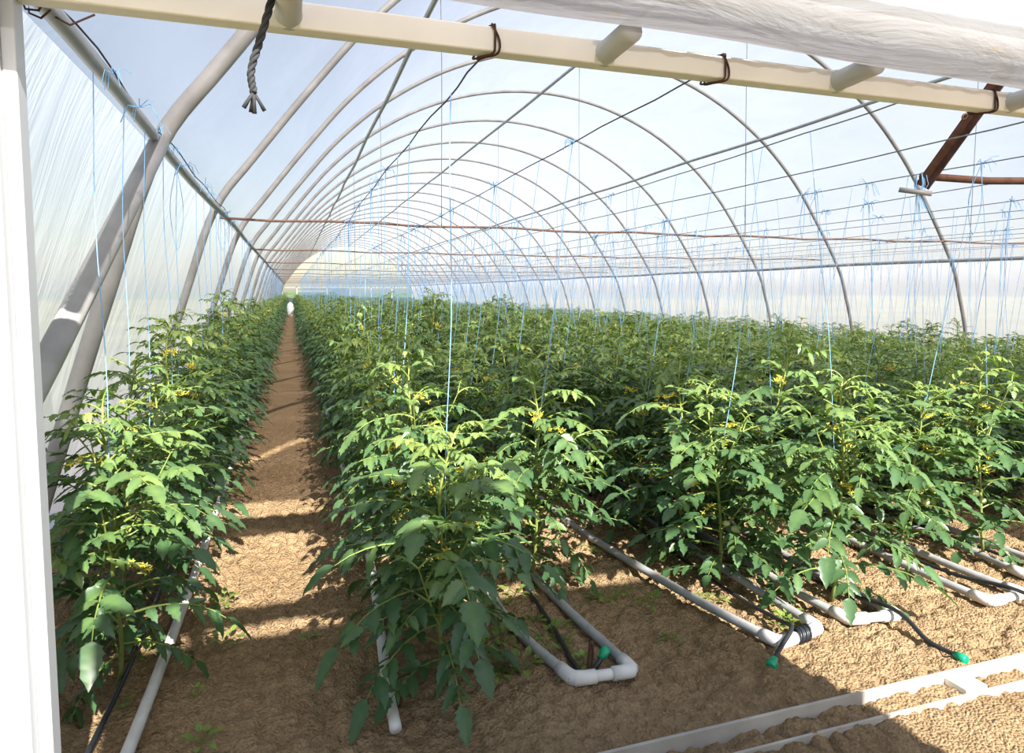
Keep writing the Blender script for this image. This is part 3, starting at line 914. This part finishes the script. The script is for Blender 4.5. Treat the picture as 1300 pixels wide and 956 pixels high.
# wire stake near the first cap
g = G(); x, y = .715 * H, 1.53 * H
tube(g, catmull([(x, y, -.02), (x + .01, y, .05), (x + .012, y, .115), (x + .004, y + .004, .12), (x - .004, y, .05), (x - .01, y, -.02)], 5), .0055, 6)
tag(build('wire_stake', g, M['rust']), 'rusty wire stake in the soil beside the green hose cap', 'stake')

# ------------------------------------------------------------------ doorway beam, stubs, rolled curtain
zb = 1.453 * H
t = empty('door_beam', (0, Y_DOOR, zb), 'cream painted square beam across the top of the doorway', 'beam')
g = G(); box(g, -.52 * H, 3.1 * H, -.026, .026, 0, .066, bev=.005); build('beam', g, M['cream'], t, smooth=False)
for k, x in enumerate((0.006, .609, 1.191, 1.74, 2.32)):
    g = G(); tube(g, [(x * H, -.015, .034), (x * H, -.020, .034), (x * H, -.03, .034), (x * H, -.125 * H, .040)], [.037, .036, .031, .031], 16)
    build('stub_pipe', g, M['white_paint'], t)
for x, lab in ((.376, 'one above the path'), (.887, 'one in the middle of the doorway'), (1.677, 'one beside the brown iron bar')):
    g = G()
    for q in (0, 1):
        xx = x * H + .012 * q; e = .030
        tube(g, catmull([(xx - .02 * q, Y_DOOR - e, zb + .069), (xx, Y_DOOR - e - .001, zb + .03), (xx - .004, Y_DOOR - e, zb - .004), (xx - .03, Y_DOOR, zb - .008), (xx - .045, Y_DOOR + e, zb - .004), (xx - .02, Y_DOOR + e, zb + .03), (xx - .01, Y_DOOR + e, zb + .070), (xx - .01, Y_DOOR, zb + .072), (xx - .02 * q, Y_DOOR - e, zb + .069)], 4), .0032, 5, 0, .5, False)
    tag(build('wire_tie', g, M['rust']), f'rusty wire looped around the cream door beam, {lab}', 'wire', 'rusty wire ties on the beam')

# rolled-up plastic door curtain, sagging towards one side
g = G(); vs = []
nx_, na = 150, 40
for i in range(nx_ + 1):
    u = i / nx_; x = (-.52 + 3.6 * u) * H
    zc = (1.556 - .040 * u + .005 * math.sin(9 * u)) * H; yc = 1.10 * H
    R = .074 * H * (1 + .05 * math.sin(13 * u) + .03 * math.sin(31 * u))
    for j in range(na):
        a = 2 * PI * j / na
        rr = R * (1 + .05 * math.sin(3 * a + 5 * u) + .03 * math.sin(7 * a + 12 * u) + .02 * math.sin(17 * a - 9 * u))
        vs.append((x, yc + rr * .85 * math.cos(a), zc + rr * math.sin(a)))
fs = [(i * na + j, i * na + (j + 1) % na, (i + 1) * na + (j + 1) % na, (i + 1) * na + j) for i in range(nx_) for j in range(na)]
fs += [tuple(range(na)), tuple(nx_ * na + j for j in range(na - 1, -1, -1))]
g.add(vs, fs)
roll = tag(build('rolled_curtain', g, M['film_roll']), 'dirty translucent plastic door curtain rolled up above the doorway beam', 'curtain')
g = G(); tube(g, [(-.55 * H, 1.10 * H, 1.556 * H), (3.12 * H, 1.10 * H, 1.516 * H)], .03, 12); build('roller_pipe', g, M['hoop'], roll)

# pale board over the roll
t = empty('header_board', (0, 1.135 * H, 1.588 * H), 'pale painted board with black lower edge above the rolled curtain', 'board')
g = G(); box(g, .6 * H, 3.2 * H, -.01, .06, .012, .24, bev=.006); build('board', g, M['wood'], t, smooth=False)
g = G(); P = [(.6 * H + 2.6 * H * k / 120, -.010 + .003 * math.sin(k * 2.1), .006 + .003 * math.sin(k * 1.3) + .002 * math.sin(k * 3.1)) for k in range(121)]
tube(g, P, .0055, 6); build('black_edge', g, M['black'], t)

# dark rope hanging by the beam
g = G()
cl = catmull([(-.01 * H, 1.185 * H, 1.53 * H), (-.02 * H, 1.188 * H, 1.472 * H), (-.039 * H, 1.19 * H, 1.407 * H), (-.054 * H, 1.19 * H, 1.356 * H), (-.051 * H, 1.19 * H, 1.322 * H)], 14)
fr = frames(cl)
for s in range(3):
    P = [p + u * (.0045 * math.cos(2 * PI * s / 3 + k * .55)) + v * (.0045 * math.sin(2 * PI * s / 3 + k * .55)) for k, (p, d, u, v) in enumerate(fr)]
    tube(g, P, .0048, 6)
end = Vector(tuple(cl[-1]))
for s, (dx, dz) in enumerate(((-.022, -.035), (.0, -.045), (.022, -.036), (-.008, -.04))):
    tube(g, [end, end + Vector((dx * .5, .004 * s, dz * .45)), end + Vector((dx, .006 * s, dz))], [.0045, .004, .0052], 6)
tag(build('hanging_rope', g, M['rope']), 'dark braided rope with frayed end hanging in front of the doorway beam', 'rope')

# door sill, white channel
t = empty('door_sill', (0, 1.222 * H, -.035), 'white painted channel lying on the soil as the door sill', 'sill')
t['category'] = 'sill'
g = G()
box(g, -.4 * H, 3.0 * H, -.012, .0, -.02, .075); box(g, -.4 * H, 3.0 * H, -.10, .0, .0, .012); box(g, -.4 * H, 3.0 * H, -.105, -.095, -.02, .05)
build('channel', g, M['sill_paint'], t, smooth=False)
g = G(); box(g, 1.56 * H, 1.63 * H, -.094, -.013, .012, .06, bev=.004); build('spacer_block', g, M['wood'], t, smooth=False)

# rusty wire twisted at the near end of the side pipe
g = G()
P = []
for k in range(40):
    u = k / 39; y = Y_DOOR + .06 + .30 * u
    P.append((-.44 * H + .030 * math.sin(k * 1.1), y, 1.535 * H + .030 * math.cos(k * 1.1)))
P += [(-.40 * H, Y_DOOR + .40, 1.52 * H), (-.36 * H, Y_DOOR + .42, 1.55 * H)]
tube(g, P, .0032, 5)
tag(build('twisted_wire', g, M['rust']), 'rusty wire twisted around the near end of the side pipe', 'wire')
g = G()
P = [(-.425 * H + .01 * math.sin(k * .7), Y_DOOR + .35 + k * .22, 1.555 * H + .018 * math.sin(k * .9)) for k in range(24)]
tube(g, P, .0035, 5)
tag(build('black_cable', g, M['wire']), 'thin dark cable running along the side pipe over the wall row', 'wire')

# rusty iron bar, tube and short pipe hung inside the doorway
def unproj(px, py, Y):
    r, u = (px - 650) / F_PX, (433.5 - py) / F_PX
    f = CP - u * SP; z = u * CP + SP * 1.0
    f = 1 * CP - u * SP; zz = SP * -1 + u * CP
    dx = r * CY + f * SY; dy = -r * SY + f * CY
    k = Y / dy
    return Vector((dx * k, Y, H + zz * k))
Yb = 2.05 * H
a = unproj(1243, 96, Yb - .25 * H); b = unproj(1150, 240, Yb)
t = empty('iron_bar', b, 'dark rusty angle iron bar slanting down behind the doorway beam', 'bar')
g = G()
d = (b - a).normalized(); w = Vector((1, 0, 0)); w = (w - d * w.dot(d)).normalized(); q = d.cross(w)
for (e0, e1, f0, f1) in ((-.032, .032, -.004, .004), (.024, .032, -.004, .04)):
    vs = []
    for p in (a - b, Vector((0, 0, 0))):
        for (e, f) in ((e0, f0), (e1, f0), (e1, f1), (e0, f1)):
            vs.append(p + w * e + q * f)
    g.add(vs, [(0, 1, 5, 4), (1, 2, 6, 5), (2, 3, 7, 6), (3, 0, 4, 7), (3, 2, 1, 0), (4, 5, 6, 7)])
build('angle_bar', g, M['rust'], t, smooth=False)
g = G(); c = a.lerp(b, .43) - b - w * .03
tube(g, [c + w * (.014 * math.cos(s)) + d * (.014 * math.sin(s)) for s in np.linspace(0, 2 * PI, 13)], .005, 6, 0, .5, False); build('wire_ring', g, M['rust_light'], t)
p0 = unproj(1152, 229, Yb); 
g = G(); tube(g, [p0, p0 + Vector((1.0, .0, .0)) * .5 , Vector((p0.x + 2.6, p0.y - .55, p0.z + .02))], .021, 12)
tag(build('rusty_tube', g, M['rust_mid']), 'brown rusty tube running sideways from the foot of the iron bar', 'pipe')
p0 = unproj(1125, 245, Yb + .05); p1 = unproj(1166, 250, Yb - .06)
g = G(); tube(g, [p0, p1], .014, 12)
tag(build('short_pipe', g, M['hoop']), 'short grey pipe piece tied under the iron bar with blue twine', 'pipe')
g = G(); rr = random.Random(4)
c = unproj(1148, 240, Yb)
for k in range(8):
    o = Vector((rr.uniform(-.02, .02), rr.uniform(-.04, .04), 0))
    tube(g, [c + o + Vector((0, 0, .06)), c + o * 1.4, c + o * .5 + Vector((0, 0, -.05)), c + o * 2 + Vector((rr.uniform(-.05, .05), 0, -.12 - .1 * rr.random()))], .0022, 4, 0, .5, False)
tag(build('twine_knot', g, M['twine']), 'blue twine knot binding the short pipe to the iron bar', 'twine')

# ------------------------------------------------------------------ small weeds on the soil
rw = random.Random(9)
def weed_mesh(seed):
    r = random.Random(seed); g = G()
    for k in range(9):
        a = k * 2.4; e = r.uniform(.2, 1.0); L = r.uniform(.02, .05)
        d = Vector((math.cos(a) * math.cos(e), math.sin(a) * math.cos(e), math.sin(e)))
        tube(g, [(0, 0, 0), d * L * .5, d * L], .0008, 3, 0, .4, False)
        leaflet(g, d * L * .7, d + Vector((0, 0, -.3)), Vector((0, 0, 1)), L * .8, L * .45, r.random(), ST_M, .2, .2)
    return mesh_from('weed', *g.arrays(), [M['weed']])
WM = [weed_mesh(i) for i in range(5)]
spots = [(-.2, 2.0), (.02, 1.95), (.55, 1.75), (.57, 1.85), (.72, 1.7), (.74, 1.78), (.70, 1.65), (1.0, 1.62), (.96, 1.9), (.5, 1.62)]
for k in range(44):
    spots.append((rw.choice([rw.uniform(.46, .62), rw.uniform(.66, .82), rw.uniform(1.3, 1.5), rw.uniform(-.42, -.2), rw.uniform(.9, 2.4)]), rw.uniform(1.5, 2.4)))
for k, (x, y) in enumerate(spots):
    o = bpy.data.objects.new('weed', WM[k % 5]); COL.objects.link(o)
    s = rw.uniform(.6, 1.5)
    o.location = (x * H, y * H, gz(x * H) + .004); o.rotation_euler.z = rw.uniform(0, 6); o.scale = (s, s, s)
    tag(o, 'tiny green weed sprouting from the brown soil', 'weed', 'weeds on the soil')
# white sack far down the path
g = G(); sphere(g, (0, 0, 0), .2, 0, 14, 11, 2.1)
tag(build('white_sack', g, M['sack'], loc=(-.06 * H, 27.5 * H, .40)), 'white bulging sack standing at the far end of the dirt path', 'sack')

# ------------------------------------------------------------------ outside, behind the camera: added unseen block and rail, shaped to shade the doorway soil
SUN = Vector((-.16, 1.0, -.818)).normalized()
g = G()
box(g, -.10 * H, 1.55 * H, -.45 * H, -.35 * H, -.3, 1.94 * H)
box(g, -.10 * H, 1.55 * H, -.39 * H, -.35 * H, 2.03 * H, 2.11 * H)
for k in range(3): box(g, (.08 + .55 * k) * H, (.08 + .55 * k) * H + .07, -.39 * H, -.35 * H, 1.9 * H, 2.05 * H)
tag(build('shade_blocker', g, M['blocker_pale'], smooth=False), kind='structure')

# ------------------------------------------------------------------ light
w = bpy.data.worlds.new('sky'); scene.world = w; w.use_nodes = True
nt = w.node_tree; nt.nodes.clear()
out = nt.nodes.new('ShaderNodeOutputWorld'); bg = nt.nodes.new('ShaderNodeBackground')
sky = nt.nodes.new('ShaderNodeTexSky'); sky.sky_type = 'NISHITA'; sky.sun_disc = False
sky.sun_elevation = math.asin(-SUN.z); sky.sun_rotation = math.atan2(-SUN.x, -SUN.y)
sky.air_density = 1.2; sky.dust_density = 1.5; sky.ozone_density = 1.0
nt.links.new(sky.outputs[0], bg.inputs[0]); bg.inputs[1].default_value = .17
nt.links.new(bg.outputs[0], out.inputs[0])
sd = bpy.data.lights.new('sun', 'SUN'); sun = bpy.data.objects.new('sun', sd); COL.objects.link(sun)
sd.energy = 10.5; sd.angle = math.radians(.6); sd.color = (1.0, .955, .89)
sun.rotation_euler = SUN.to_track_quat('-Z', 'Y').to_euler()
vs_ = scene.view_settings
vs_.view_transform = 'Standard'; vs_.look = 'None'; vs_.gamma = 1.0; vs_.use_curve_mapping = False; vs_.exposure = 0.58
scene.cycles.max_bounces = 12; scene.cycles.diffuse_bounces = 5; scene.cycles.transmission_bounces = 8; scene.cycles.transparent_max_bounces = 16
scene.cycles.use_denoising = True
